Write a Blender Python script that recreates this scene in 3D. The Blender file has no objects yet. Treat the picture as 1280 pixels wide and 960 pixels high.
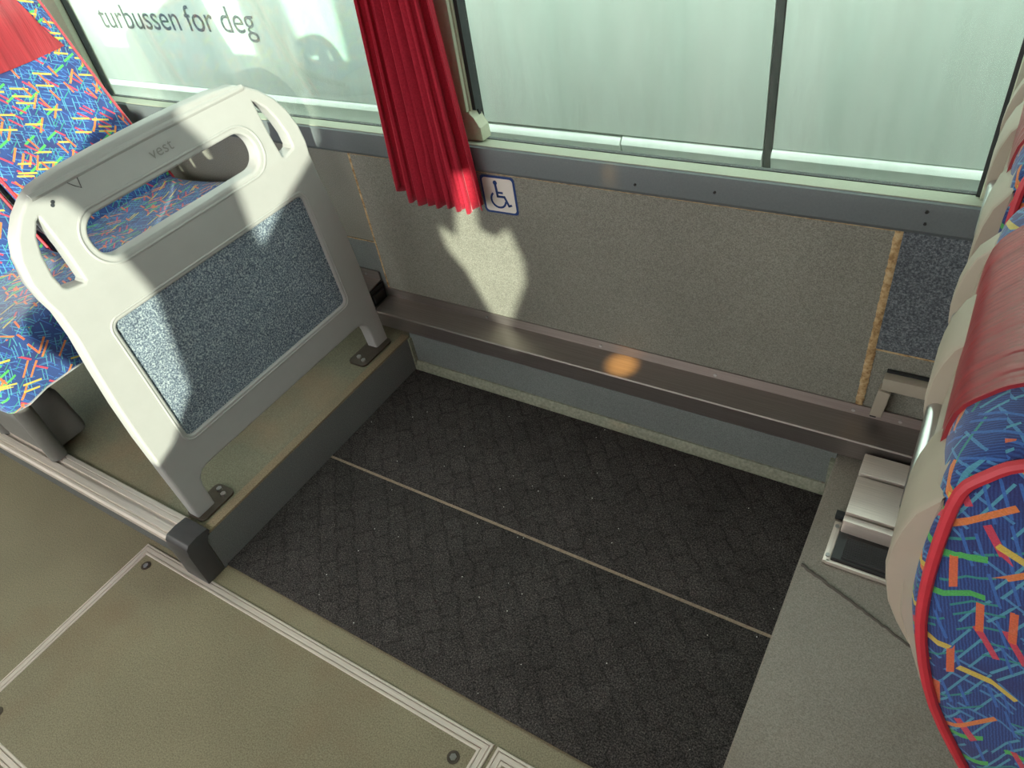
import bpy, bmesh, math, random
from mathutils import Vector, Matrix, Euler
random.seed(7)
scene = bpy.context.scene
COL = scene.collection

# ------------------------------------------------------------------ camera
CAM = Vector((1.43482, -1.29499, 1.5))
R = ((0.84676931, 0.51264935, -0.14202948), (0.25334395, -0.62340106, -0.73972155), (-0.4677591, 0.5903912, -0.65775349))
cd = bpy.data.cameras.new('camera'); cam = bpy.data.objects.new('camera', cd); COL.objects.link(cam)
cd.sensor_width = 36; cd.lens = 36 * 910.06 / 1280; cd.clip_start = 0.02; cd.clip_end = 200
m = Matrix.Identity(4)
for i in range(3):
    m[i][0] = R[0][i]; m[i][1] = -R[1][i]; m[i][2] = -R[2][i]; m[i][3] = CAM[i]
cam.matrix_world = m
scene.camera = cam

# ------------------------------------------------------------------ world, sun, exposure
w = bpy.data.worlds.new('sky'); scene.world = w; w.use_nodes = True
bg = w.node_tree.nodes['Background']
bg.inputs[0].default_value = (0.975, 0.955, 0.93, 1); bg.inputs[1].default_value = 4.5
SUN_K, SUN_S = -0.90, 0.28                      # sun travels (K, 1, -S)
sd = bpy.data.lights.new('sun', 'SUN'); sun = bpy.data.objects.new('sun', sd); COL.objects.link(sun)
sd.energy = 9.0; sd.angle = math.radians(0.55); sd.color = (0.97, 1.0, 0.80)
sun.rotation_euler = Vector((SUN_K, 1, -SUN_S)).to_track_quat('-Z', 'Y').to_euler()
sun.location = (4, -6, 4)
vs = scene.view_settings
vs.view_transform = 'Standard'; vs.look = 'None'; vs.exposure = 0.0; vs.gamma = 1.0; vs.use_curve_mapping = False
scene.cycles.use_denoising = True
scene.cycles.max_bounces = 10; scene.cycles.diffuse_bounces = 5; scene.cycles.transparent_max_bounces = 12
scene.cycles.caustics_reflective = False; scene.cycles.caustics_refractive = False

# ------------------------------------------------------------------ material helpers
def srgb(r, g, b):
    f = lambda c: (c / 255 / 12.92) if c / 255 <= 0.04045 else ((c / 255 + 0.055) / 1.055) ** 2.4
    return (f(r), f(g), f(b), 1)

class NT:
    def __init__(s, name):
        s.m = bpy.data.materials.new(name); s.m.use_nodes = True
        s.t = s.m.node_tree; s.n = s.t.nodes; s.b = s.n['Principled BSDF']
    def add(s, kind, **kw):
        n = s.n.new(kind)
        for k, v in kw.items(): setattr(n, k, v)
        return n
    def link(s, a, b): s.t.links.new(a, b)
    def coord(s, which='Object'): return s.add('ShaderNodeTexCoord').outputs[which]
    def mapping(s, src, scale=(1, 1, 1), rot=(0, 0, 0), loc=(0, 0, 0)):
        n = s.add('ShaderNodeMapping'); s.link(src, n.inputs[0])
        n.inputs['Scale'].default_value = scale; n.inputs['Rotation'].default_value = rot; n.inputs['Location'].default_value = loc
        return n.outputs[0]
    def noise(s, src, scale, detail=3, rough=0.6):
        n = s.add('ShaderNodeTexNoise'); s.link(src, n.inputs['Vector'])
        n.inputs['Scale'].default_value = scale; n.inputs['Detail'].default_value = detail; n.inputs['Roughness'].default_value = rough
        return n.outputs['Fac']
    def ramp(s, src, stops, interp='LINEAR'):
        n = s.add('ShaderNodeValToRGB'); s.link(src, n.inputs[0]); cr = n.color_ramp; cr.interpolation = interp
        while len(cr.elements) < len(stops): cr.elements.new(0.5)
        for e, (p, c) in zip(cr.elements, stops): e.position = p; e.color = c if len(c) == 4 else (*c, 1)
        return n.outputs[0]
    def mix(s, fac, a, b, blend='MIX'):
        n = s.add('ShaderNodeMix', data_type='RGBA', blend_type=blend)
        for inp, v in ((n.inputs[0], fac), (n.inputs[6], a), (n.inputs[7], b)):
            if hasattr(v, 'is_output'): s.link(v, inp)
            else: inp.default_value = v
        return n.outputs[2]
    def math(s, op, a, b=None):
        n = s.add('ShaderNodeMath', operation=op)
        for inp, v in ((n.inputs[0], a), (n.inputs[1], b)):
            if v is None: continue
            if hasattr(v, 'is_output'): s.link(v, inp)
            else: inp.default_value = v
        return n.outputs[0]
    def bump(s, h, strength=0.3, dist=0.002):
        n = s.add('ShaderNodeBump'); n.inputs['Strength'].default_value = strength; n.inputs['Distance'].default_value = dist
        s.link(h, n.inputs['Height']); s.link(n.outputs[0], s.b.inputs['Normal'])
    def set(s, **kw):
        for k, v in kw.items():
            i = s.b.inputs[k]
            if hasattr(v, 'is_output'): s.link(v, i)
            else: i.default_value = v

def plain(name, col, rough=0.5, metal=0.0, grain=0.06, scale=60, bump=0.0):
    t = NT(name); c = t.coord()
    f = t.noise(c, scale, 3)
    k = lambda g: tuple(min(1, x * g) for x in col[:3]) + (1,)
    t.set(**{'Base Color': t.ramp(f, [(0.25, k(1 - grain)), (0.75, k(1 + grain))]), 'Roughness': rough, 'Metallic': metal})
    if bump: t.bump(f, bump, 0.001)
    return t.m

def speckle(name, c0, c1, c2, scale=420, rough=0.75, stain=None, bump=0.15, blot=3.0):
    t = NT(name); c = t.coord()
    f = t.noise(c, scale, 2, 0.7)
    col = t.ramp(f, [(0.33, c0), (0.5, c1), (0.68, c2)])
    g = t.noise(c, blot, 3)
    col = t.mix(0.55, col, t.ramp(g, [(0.3, (0.78, 0.78, 0.76)), (0.7, (1.12, 1.12, 1.1))]), 'MULTIPLY')
    if stain:
        g2 = t.noise(t.mapping(c, loc=(3, 1, 7)), 2.4, 3)
        col = t.mix(t.ramp(g2, [(0.52, (0, 0, 0)), (0.72, (0.55, 0.55, 0.55))]), col, stain)
    t.set(**{'Base Color': col, 'Roughness': rough})
    if bump: t.bump(f, bump, 0.0008)
    return t.m

M = {}
M['floor'] = speckle('olive floor vinyl', srgb(114, 108, 87), srgb(137, 130, 106), srgb(156, 149, 125), 330, 0.5, stain=srgb(128, 100, 74), bump=0.1)
M['step'] = speckle('grey green step vinyl', srgb(100, 99, 82), srgb(120, 118, 98), srgb(136, 134, 114), 360, 0.55, stain=srgb(150, 118, 88))
M['nosing'] = speckle('worn tan step nosing', srgb(118, 106, 85), srgb(136, 122, 98), srgb(152, 138, 114), 300, 0.55, stain=srgb(120, 118, 102))
M['riser'] = speckle('grey riser vinyl', srgb(94, 97, 98), srgb(108, 111, 112), srgb(126, 129, 128), 380, 0.6)
M['platform'] = speckle('grey platform vinyl', srgb(126, 121, 112), srgb(146, 140, 130), srgb(164, 158, 148), 380, 0.5, stain=srgb(120, 104, 90))
M['panel'] = speckle('grey laminate wall panel', srgb(108, 108, 100), srgb(133, 133, 124), srgb(158, 158, 148), 430, 0.6)
M['panel_low'] = speckle('blue grey lower wall panel', srgb(98, 105, 105), srgb(117, 124, 123), srgb(136, 143, 141), 430, 0.65)
M['feltwall'] = speckle('dark blue grey wall carpet', srgb(66, 72, 78), srgb(92, 99, 106), srgb(134, 141, 146), 260, 0.95, bump=0.5)
M['felt'] = speckle('blue grey felt', srgb(60, 71, 88), srgb(108, 122, 138), srgb(182, 194, 198), 260, 0.95, bump=0.5, blot=9)
M['sill'] = plain('grey textured sill plastic', srgb(98, 106, 108), 0.62, 0, 0.08, 250, 0.3)
M['pillar'] = plain('sage pillar plastic', srgb(184, 188, 166), 0.6, 0, 0.06, 200, 0.3)
M['caulk'] = speckle('tan panel caulking', srgb(146, 116, 78), srgb(186, 156, 112), srgb(204, 182, 142), 90, 0.8)
M['cove'] = speckle('olive cove strip', srgb(120, 124, 108), srgb(138, 142, 126), srgb(152, 156, 138), 120, 0.6)
M['rubber'] = plain('black rubber', srgb(44, 48, 50), 0.6, 0, 0.1, 80)
M['cap'] = plain('dark grey moulded plastic', srgb(66, 66, 68), 0.42, 0, 0.08, 60)
M['plastic'] = plain('pale grey moulded plastic', srgb(164, 165, 164), 0.38, 0, 0.03, 25)
M['shell'] = plain('taupe seat shell plastic', srgb(172, 164, 148), 0.42, 0, 0.04, 30)
M['greyplastic'] = plain('mid grey plastic', srgb(120, 120, 116), 0.5, 0, 0.05, 40)
M['letter_grey'] = plain('letter grey', srgb(132, 130, 128), 0.5, 0, 0.04, 40)
M['weld'] = plain('dark weld bead', srgb(84, 78, 70), 0.6, 0, 0.1, 60)
M['sill_lit'] = plain('sill top lightened by daylight', srgb(158, 163, 146), 0.6, 0, 0.06, 200, 0.3)  # sill plastic in a lighter colour, daylight on its top painted in
M['seam'] = speckle('beige seam strip', srgb(132, 116, 98), srgb(150, 133, 114), srgb(164, 148, 130), 200, 0.7)
M['alu'] = None
def brushed(name, col, rough, axis_scale, metal=1.0):
    t = NT(name); c = t.coord()
    f = t.noise(t.mapping(c, scale=axis_scale), 1.0, 4, 0.65)
    k = lambda g: tuple(min(1, x * g) for x in col[:3]) + (1,)
    t.set(**{'Base Color': t.ramp(f, [(0.3, k(0.86)), (0.7, k(1.1))]), 'Roughness': t.math('ADD', t.math('MULTIPLY', f, 0.2), rough - 0.1), 'Metallic': metal})
    return t.m
M['alu'] = brushed('brushed aluminium', srgb(236, 226, 216), 0.40, (6, 500, 500), 0.55)
M['aluy'] = brushed('brushed aluminium crosswise', srgb(236, 226, 216), 0.40, (500, 6, 500), 0.55)
M['duct'] = brushed('dull brushed steel', srgb(160, 153, 149), 0.36, (4, 260, 260), 0.82)
M['steel'] = plain('polished steel', srgb(190, 190, 190), 0.28, 1, 0.04, 30)
M['darksteel'] = plain('dark bracket steel', srgb(96, 88, 80), 0.45, 0.8, 0.12, 60)
M['black'] = plain('black plastic', srgb(30, 31, 33), 0.4, 0, 0.1, 60)
M['wallout'] = plain('painted body metal', srgb(200, 200, 196), 0.6, 0, 0.03, 10)
M['ceiling'] = plain('pale ceiling lining', srgb(206, 204, 196), 0.9, 0, 0.03, 20)
M['oppwall'] = plain('grey far wall lining', srgb(142, 140, 132), 0.85, 0, 0.05, 20)
M['blue'] = plain('sticker blue', srgb(34, 66, 126), 0.45, 0, 0.04, 40)
M['white'] = plain('sticker white', srgb(226, 222, 214), 0.45, 0, 0.03, 40)
M['ink'] = plain('dark ink', srgb(60, 64, 70), 0.5, 0, 0.05, 60)
M['ground'] = speckle('asphalt', srgb(90, 90, 88), srgb(112, 112, 108), srgb(130, 130, 126), 60, 0.9)

def mat_glass(name):
    t = NT(name); n = t.n; out = n['Material Output']; n.remove(t.b)
    c = t.coord()
    tr = t.add('ShaderNodeBsdfTransparent'); tr.inputs[0].default_value = (0.865, 0.965, 0.925, 1)
    gl = t.add('ShaderNodeBsdfGlossy'); gl.inputs['Roughness'].default_value = 0.03
    df = t.add('ShaderNodeBsdfDiffuse'); df.inputs[0].default_value = (0.8, 0.82, 0.74, 1)
    fr = t.add('ShaderNodeFresnel'); fr.inputs[0].default_value = 1.45
    dust = t.noise(t.mapping(c, scale=(9, 9, 1.6)), 1.5, 5, 0.7)
    m1 = t.add('ShaderNodeMixShader'); m2 = t.add('ShaderNodeMixShader')
    t.link(t.ramp(dust, [(0.35, (0.015,) * 3), (0.8, (0.12,) * 3)]), m1.inputs[0])
    t.link(tr.outputs[0], m1.inputs[1]); t.link(df.outputs[0], m1.inputs[2])
    t.link(t.math('MULTIPLY', fr.outputs[0], 0.2), m2.inputs[0]); t.link(m1.outputs[0], m2.inputs[1]); t.link(gl.outputs[0], m2.inputs[2])
    t.link(m2.outputs[0], out.inputs[0])
    return t.m
M['glass'] = mat_glass('dusty green tinted glass')

def mat_paint():
    t = NT('white coach paint'); c = t.coord()
    f = t.noise(t.mapping(c, scale=(3.2, 1, 0.35)), 1.3, 4)
    g = t.noise(t.mapping(c, scale=(1.0, 1, 0.5)), 1.1, 2)
    col = t.mix(t.ramp(f, [(0.35, (0, 0, 0)), (0.65, (1, 1, 1))]), srgb(226, 236, 230), srgb(244, 248, 244))  # vertical streaks in the colour stand for wavy reflections
    col = t.mix(0.5, col, t.ramp(g, [(0.3, srgb(232, 236, 232)), (0.7, srgb(250, 250, 246))]), 'MULTIPLY')
    t.set(**{'Base Color': col, 'Roughness': 0.32, 'Coat Weight': 0.4, 'Coat Roughness': 0.15})
    t.bump(f, 0.5, 0.01)
    return t.m
M['paint'] = mat_paint()

def mat_carpet():
    t = NT('black woven floor carpet'); c = t.coord()
    d = t.noise(c, 38, 3)
    v = t.add('ShaderNodeVectorMath', operation='ADD')
    nz = t.add('ShaderNodeTexNoise'); t.link(c, nz.inputs['Vector']); nz.inputs['Scale'].default_value = 22; nz.inputs['Detail'].default_value = 2
    sc = t.add('ShaderNodeVectorMath', operation='SCALE'); t.link(nz.outputs['Color'], sc.inputs[0]); sc.inputs['Scale'].default_value = 0.036
    t.link(c, v.inputs[0]); t.link(sc.outputs[0], v.inputs[1])
    br = t.add('ShaderNodeTexBrick'); t.link(t.mapping(v.outputs[0], rot=(0, 0, math.radians(47))), br.inputs['Vector'])
    br.offset = 0.5; br.offset_frequency = 2
    for k, x in (('Scale', 1.0), ('Mortar Size', 0.0065), ('Mortar Smooth', 1.0), ('Brick Width', 0.062), ('Row Height', 0.047)): br.inputs[k].default_value = x
    br.inputs['Color1'].default_value = srgb(70, 67, 66); br.inputs['Color2'].default_value = srgb(61, 59, 58); br.inputs['Mortar'].default_value = srgb(50, 48, 47)
    fine = t.noise(c, 300, 3, 0.8)
    brk = t.ramp(t.noise(c, 55, 3, 0.7), [(0.42, (0.0,) * 3), (0.62, (1.0,) * 3)])
    worn = t.mix(t.math('MULTIPLY', brk, 0.85), br.outputs[0], srgb(68, 66, 65))
    col = t.mix(1.0, worn, t.ramp(fine, [(0.36, (0.22,) * 3), (0.5, (0.85,) * 3), (0.66, (2.7, 2.6, 2.55))]), 'MULTIPLY')
    col = t.mix(0.6, col, t.ramp(t.noise(c, 7, 3), [(0.3, (0.7, 0.68, 0.68)), (0.7, (1.15, 1.15, 1.15))]), 'MULTIPLY')
    vo = t.add('ShaderNodeTexVoronoi'); t.link(c, vo.inputs['Vector']); vo.inputs['Scale'].default_value = 26
    spk = t.math('LESS_THAN', vo.outputs['Distance'], 0.035)
    col = t.mix(spk, col, srgb(225, 225, 220))
    t.set(**{'Base Color': col, 'Roughness': 0.95, 'Specular IOR Level': 0.2})
    h = t.math('ADD', t.math('MULTIPLY', br.outputs['Fac'], -0.7), t.math('MULTIPLY', fine, 0.7))
    t.bump(h, 0.4, 0.0016)
    return t.m
M['carpet'] = mat_carpet()

def mat_fabric():
    t = NT('blue confetti moquette'); uv = t.coord('UV')
    # fine diagonal hatching on the blue ground
    wv = t.add('ShaderNodeTexWave', wave_type='BANDS', bands_direction='DIAGONAL')
    t.link(t.mapping(uv, rot=(0, 0, 0.5)), wv.inputs['Vector']); wv.inputs['Scale'].default_value = 190; wv.inputs['Distortion'].default_value = 2.5; wv.inputs['Detail'].default_value = 3
    big = t.noise(uv, 14, 3)
    col = t.mix(wv.outputs['Fac'], srgb(30, 50, 108), srgb(46, 82, 146))
    col = t.mix(t.ramp(big, [(0.45, (0, 0, 0)), (0.62, (0.75, 0.75, 0.75))]), col, srgb(40, 46, 100))
    layers = [  # rotation, (cells per metre along, across), length, half thickness, share, colour, offset
        (0.5, (26, 90), 0.42, 0.10, 0.55, srgb(78, 142, 196), 0.3),
        (1.9, (22, 84), 0.42, 0.10, 0.55, srgb(86, 164, 190), 1.7),
        (2.6, (20, 75), 0.42, 0.09, 0.40, srgb(52, 150, 140), 4.1),
        (1.1, (24, 88), 0.42, 0.10, 0.50, srgb(60, 112, 190), 9.1),
        (-0.25, (17, 44), 0.36, 0.14, 0.20, srgb(84, 190, 92), 2.2),
        (0.95, (19, 52), 0.36, 0.14, 0.18, srgb(208, 66, 88), 5.3),
        (-0.75, (16, 52), 0.38, 0.15, 0.22, srgb(230, 136, 66), 3.9),
        (0.4, (15, 52), 0.38, 0.14, 0.20, srgb(218, 196, 80), 6.4),
        (1.35, (19, 54), 0.34, 0.15, 0.16, srgb(226, 112, 62), 8.8),
    ]
    for rot, (sx, sy), ln, th, share, c, off in layers:
        c = tuple(v * 0.82 for v in c[:3]) + (1,)
        vo = t.add('ShaderNodeTexVoronoi', voronoi_dimensions='2D', feature='F1', distance='CHEBYCHEV')
        # pre-scaled position differences are needed per axis, so use the cell centre
        mp = t.mapping(t.mapping(uv, rot=(0, 0, rot), loc=(off, off * 0.7, 0)), scale=(sx, sy, 1))
        t.link(mp, vo.inputs['Vector']); vo.inputs['Scale'].default_value = 1.0; vo.inputs['Randomness'].default_value = 0.8
        df = t.add('ShaderNodeVectorMath', operation='SUBTRACT'); t.link(mp, df.inputs[0]); t.link(vo.outputs['Position'], df.inputs[1])
        sp = t.add('ShaderNodeSeparateXYZ'); t.link(df.outputs[0], sp.inputs[0])
        ax = t.math('LESS_THAN', t.math('ABSOLUTE', sp.outputs[0]), ln)
        ay = t.math('LESS_THAN', t.math('ABSOLUTE', sp.outputs[1]), th)
        cs = t.add('ShaderNodeSeparateColor'); t.link(vo.outputs['Color'], cs.inputs[0])
        pr = t.math('LESS_THAN', cs.outputs[0], share)
        fac = t.math('MULTIPLY', t.math('MULTIPLY', ax, ay), pr)
        col = t.mix(t.math('MULTIPLY', fac, 0.92), col, c)
    weave = t.noise(t.mapping(uv, scale=(1, 1, 1)), 700, 2)
    col = t.mix(0.6, col, t.ramp(weave, [(0.3, (0.7,) * 3), (0.7, (1.25,) * 3)]), 'MULTIPLY')
    t.set(**{'Base Color': col, 'Roughness': 0.92, 'Sheen Weight': 0.25, 'Sheen Roughness': 0.5})
    t.bump(weave, 0.25, 0.001)
    return t.m
M['fabric'] = mat_fabric()
M['piping'] = plain('red piping', srgb(196, 52, 66), 0.5, 0, 0.08, 60)
def mat_leather():
    t = NT('dark red leatherette'); c = t.coord()
    f = t.noise(t.mapping(c, scale=(1, 26, 2.5)), 1.2, 3)
    t.set(**{'Base Color': t.ramp(f, [(0.3, srgb(128, 34, 44)), (0.7, srgb(158, 48, 56))]), 'Roughness': 0.36})
    t.bump(f, 0.6, 0.012)
    return t.m
M['leather'] = mat_leather()
def mat_curtain():
    t = NT('red velour curtain'); c = t.coord()
    f = t.noise(c, 260, 2)
    t.set(**{'Base Color': t.ramp(f, [(0.3, srgb(164, 22, 46)), (0.7, srgb(196, 36, 62))]), 'Roughness': 0.9, 'Sheen Weight': 0.5, 'Sheen Roughness': 0.4, 'Sheen Tint': (1, 0.45, 0.5, 1)})
    # cloth lets some light through
    out = t.n['Material Output']; tl = t.add('ShaderNodeBsdfTranslucent'); tl.inputs[0].default_value = srgb(214, 20, 52)
    ms = t.add('ShaderNodeMixShader'); ms.inputs[0].default_value = 0.22
    t.link(t.b.outputs[0], ms.inputs[1]); t.link(tl.outputs[0], ms.inputs[2]); t.link(ms.outputs[0], out.inputs[0])
    return t.m
M['curtain'] = mat_curtain()

# ------------------------------------------------------------------ object helpers
def prop(o, label=None, cat=None, group=None, kind=None):
    if label: o['label'] = label
    if cat: o['category'] = cat
    if group: o['group'] = group
    if kind: o['kind'] = kind
    return o
def empty(name, loc, label=None, cat=None, group=None):
    o = bpy.data.objects.new(name, None); COL.objects.link(o); o.location = loc; o.empty_display_size = 0.05
    return prop(o, label, cat, group)
def link_mesh(name, me, mat, parent=None, loc=None):
    if mat is not None and not me.materials: me.materials.append(M[mat] if isinstance(mat, str) else mat)
    o = bpy.data.objects.new(name, me); COL.objects.link(o)
    if parent is not None: o.parent = parent
    if loc is not None: o.location = loc
    return o
def smooth(me, angle=35):
    for p in me.polygons: p.use_smooth = True
    try: me.set_sharp_from_angle(angle=math.radians(angle))
    except Exception: pass
def from_bm(name, bm, mat, parent=None, smoothed=True, shift=None):
    bmesh.ops.recalc_face_normals(bm, faces=bm.faces[:])
    me = bpy.data.meshes.new(name); bm.to_mesh(me); bm.free()
    if shift is not None: me.transform(Matrix.Translation(-Vector(shift)))
    if smoothed: smooth(me)
    return link_mesh(name, me, mat, parent)
def P(parent): return parent.location if parent is not None else Vector((0, 0, 0))
def box_bm(x0, x1, y0, y1, z0, z1, bevel=0.0, seg=2):
    bm = bmesh.new()
    bmesh.ops.create_cube(bm, size=1)
    for v in bm.verts: v.co = Vector(((x0 + x1) / 2 + v.co.x * (x1 - x0), (y0 + y1) / 2 + v.co.y * (y1 - y0), (z0 + z1) / 2 + v.co.z * (z1 - z0)))
    if bevel: bmesh.ops.bevel(bm, geom=bm.edges[:], offset=bevel, segments=seg, profile=0.6, affect='EDGES')
    return bm
def box(name, mat, x0, x1, y0, y1, z0, z1, parent=None, bevel=0.0, seg=2):
    """world coordinates; the parent (if any) sits unrotated at its location"""
    return from_bm(name, box_bm(x0, x1, y0, y1, z0, z1, bevel, seg), mat, parent, shift=P(parent))
def prism(name, mat, pts, a0, a1, axis='X', parent=None, bevel=0.0):
    """extrude a polygon: axis X -> pts are (y,z); Y -> (x,z); Z -> (x,y)"""
    bm = bmesh.new()
    def mk(p, a): return {'X': (a, p[0], p[1]), 'Y': (p[0], a, p[1]), 'Z': (p[0], p[1], a)}[axis]
    lo = [bm.verts.new(mk(p, a0)) for p in pts]; hi = [bm.verts.new(mk(p, a1)) for p in pts]
    n = len(pts)
    bm.faces.new(lo); bm.faces.new(hi[::-1])
    for i in range(n): bm.faces.new((lo[i], lo[(i + 1) % n], hi[(i + 1) % n], hi[i]))
    if bevel: bmesh.ops.bevel(bm, geom=bm.edges[:], offset=bevel, segments=2, profile=0.6, affect='EDGES')
    return from_bm(name, bm, mat, parent, shift=P(parent))
def tube_bm(bm, path, r, n=10, closed=False):
    path = [Vector(p) for p in path]; k = len(path); rings = []
    prev = None
    for i, p in enumerate(path):
        a = path[(i - 1) % k] if (closed or i > 0) else p
        b = path[(i + 1) % k] if (closed or i < k - 1) else p
        t = (b - a).normalized()
        if prev is None:
            up = Vector((0, 0, 1)) if abs(t.z) < 0.9 else Vector((0, 1, 0))
            u = t.cross(up).normalized()
        else:
            u = (prev - t * prev.dot(t)).normalized()
        prev = u; v = t.cross(u)
        rr = r[i] if isinstance(r, (list, tuple)) else r
        rings.append([bm.verts.new(p + (u * math.cos(2 * math.pi * j / n) + v * math.sin(2 * math.pi * j / n)) * rr) for j in range(n)])
    for i in range(k if closed else k - 1):
        A, B = rings[i], rings[(i + 1) % k]
        off = 0
        if closed and i == k - 1:
            off = min(range(n), key=lambda o: (A[0].co - B[o].co).length)
        for j in range(n): bm.faces.new((A[j], A[(j + 1) % n], B[(j + 1 + off) % n], B[(j + off) % n]))
    if not closed: bm.faces.new(rings[0][::-1]); bm.faces.new(rings[-1])
def tube(name, mat, path, r, parent=None, n=10, closed=False):
    bm = bmesh.new(); tube_bm(bm, path, r, n, closed)
    return from_bm(name, bm, mat, parent, shift=P(parent))
def cyl(name, mat, c, r, h, axis='Z', parent=None, n=14, bevel=0.0):
    bm = bmesh.new(); bmesh.ops.create_cone(bm, cap_ends=True, segments=n, radius1=r, radius2=r, depth=h)
    if axis == 'Y': bmesh.ops.rotate(bm, matrix=Matrix.Rotation(math.pi / 2, 3, 'X'), verts=bm.verts)
    if axis == 'X': bmesh.ops.rotate(bm, matrix=Matrix.Rotation(math.pi / 2, 3, 'Y'), verts=bm.verts)
    if bevel: bmesh.ops.bevel(bm, geom=[e for e in bm.edges if e.is_manifold and e.calc_face_angle(0) > 1], offset=bevel, segments=2, affect='EDGES')
    bmesh.ops.translate(bm, vec=Vector(c), verts=bm.verts)
    return from_bm(name, bm, mat, parent, shift=P(parent))
def smooth_loop(pts, n=4, closed=True):
    """Catmull-Rom"""
    out = []; k = len(pts); pts = [Vector(p) for p in pts]
    for i in range(k if closed else k - 1):
        p0, p1, p2, p3 = (pts[(i + d) % k] if closed else pts[min(max(i + d, 0), k - 1)] for d in (-1, 0, 1, 2))
        for j in range(n):
            t = j / n
            out.append(0.5 * ((2 * p1) + (-p0 + p2) * t + (2 * p0 - 5 * p1 + 4 * p2 - p3) * t * t + (-p0 + 3 * p1 - 3 * p2 + p3) * t ** 3))
    if not closed: out.append(pts[-1])
    return out
def filled(loops, extrude, bevel, res=2):
    """2-D polygons (first outer, rest holes) -> mesh in XY, thickness in Z"""
    cu = bpy.data.curves.new('shape', 'CURVE'); cu.dimensions = '2D'; cu.fill_mode = 'BOTH'
    cu.extrude = extrude; cu.bevel_depth = bevel; cu.bevel_resolution = res
    for L in loops:
        s = cu.splines.new('POLY'); s.points.add(len(L) - 1); s.use_cyclic_u = True
        for q, p in zip(s.points, L): q.co = (p[0], p[1], 0, 1)
    o = bpy.data.objects.new('tmp', cu); COL.objects.link(o)
    dg = bpy.context.evaluated_depsgraph_get(); me = bpy.data.meshes.new_from_object(o.evaluated_get(dg))
    bpy.data.objects.remove(o); bpy.data.curves.remove(cu)
    return me
def text_mesh(body, size, extrude=0.0005, shear=0.0, spacing=1.0):
    cu = bpy.data.curves.new('text', 'FONT'); cu.body = body; cu.size = size; cu.extrude = extrude; cu.shear = shear
    cu.space_character = spacing; cu.align_x = 'CENTER'; cu.align_y = 'CENTER'
    o = bpy.data.objects.new('tmp', cu); COL.objects.link(o)
    dg = bpy.context.evaluated_depsgraph_get(); me = bpy.data.meshes.new_from_object(o.evaluated_get(dg))
    bpy.data.objects.remove(o); bpy.data.curves.remove(cu)
    return me
def letters(name, me, mat, parent, mw):
    bm = bmesh.new(); bm.from_mesh(me); bmesh.ops.remove_doubles(bm, verts=bm.verts[:], dist=1e-6); seen = set(); isl = []
    for v in bm.verts:
        if v in seen: continue
        st = [v]; seen.add(v); cur = []
        while st:
            q = st.pop(); cur.append(q)
            for e in q.link_edges:
                o2 = e.other_vert(q)
                if o2 not in seen: seen.add(o2); st.append(o2)
        isl.append(cur)
    for cur in isl:
        ids = {v: i for i, v in enumerate(cur)}
        fs = {f for v in cur for f in v.link_faces}
        m2 = bpy.data.meshes.new(name); m2.from_pydata([v.co[:] for v in cur], [], [[ids[v] for v in f.verts] for f in fs])
        link_mesh(name, m2, mat, parent).matrix_local = mw
    bm.free()
def rounded_rect(cx, cy, hw, hh, r, n=6):
    pts = []
    for sx, sy, a0 in ((1, 1, 0), (-1, 1, 90), (-1, -1, 180), (1, -1, 270)):
        for i in range(n + 1):
            a = math.radians(a0 + 90 * i / n)
            pts.append((cx + sx * (hw - r) + r * math.cos(a), cy + sy * (hh - r) + r * math.sin(a)))
    return pts
def struct(o): return prop(o, kind='structure')

# ================================================================== SETTING
STEP = 0.135
XL, XR = -3.6, 5.6              # length of the built stretch of coach
YB = -2.35                      # far side wall
struct(box('floor', 'floor', XL, XR, YB - 0.1, 0.10, -0.08, 0.0))
# raised seat platforms
struct(prism('floor_platform_left', 'step', [(-0.86, 0.0), (-0.86, STEP), (0.084, STEP), (0.084, 0.0)], XL, 0.03, 'X'))
lp = bpy.data.objects['floor_platform_left']
box('step_nosing', 'nosing', 0.006, 0.0335, -0.84, 0.0, STEP - 0.006, STEP + 0.0012, None, 0.001).parent = lp
box('riser', 'riser', 0.0295, 0.034, -0.855, 0.0, 0.001, STEP - 0.006, None).parent = lp
box('riser_aisle', 'riser', XL, 0.028, -0.886, -0.859, 0.0005, STEP - 0.012, None, 0.003).parent = lp
struct(box('floor_platform_right', 'platform', 1.323, XR, -0.89, 0.084, 0.0, STEP, None, 0.008, 3))
rp = bpy.data.objects['floor_platform_right']
# window wall: lower riser wall, laminate panels, sill, pillars
struct(box('wall_window_side', 'panel_low', XL, XR, 0.10, 0.16, -0.9, 0.70))
ww = bpy.data.objects['wall_window_side']
struct(box('wall_window_side_foot', 'panel_low', 0.034, 1.323, 0.004, 0.0995, 0.001, 0.15))
PY = 0.085
box('laminate_panel', 'panel', -0.078, 1.331, PY, 0.10, 0.20, 0.702, ww)
box('laminate_panel', 'panel', -1.8, -0.084, PY + 0.001, 0.10, 0.41, 0.702, ww)
box('laminate_panel', 'panel_low', -1.8, -0.084, PY + 0.003, 0.10, STEP, 0.404, ww)
box('laminate_panel', 'panel', XL, -1.806, PY + 0.001, 0.10, STEP, 0.702, ww)
box('carpet_panel', 'feltwall', 1.345, XR, PY - 0.002, 0.10, 0.412, 0.702, ww)
box('laminate_panel', 'panel', 1.345, XR, PY + 0.002, 0.10, STEP, 0.406, ww)
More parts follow.
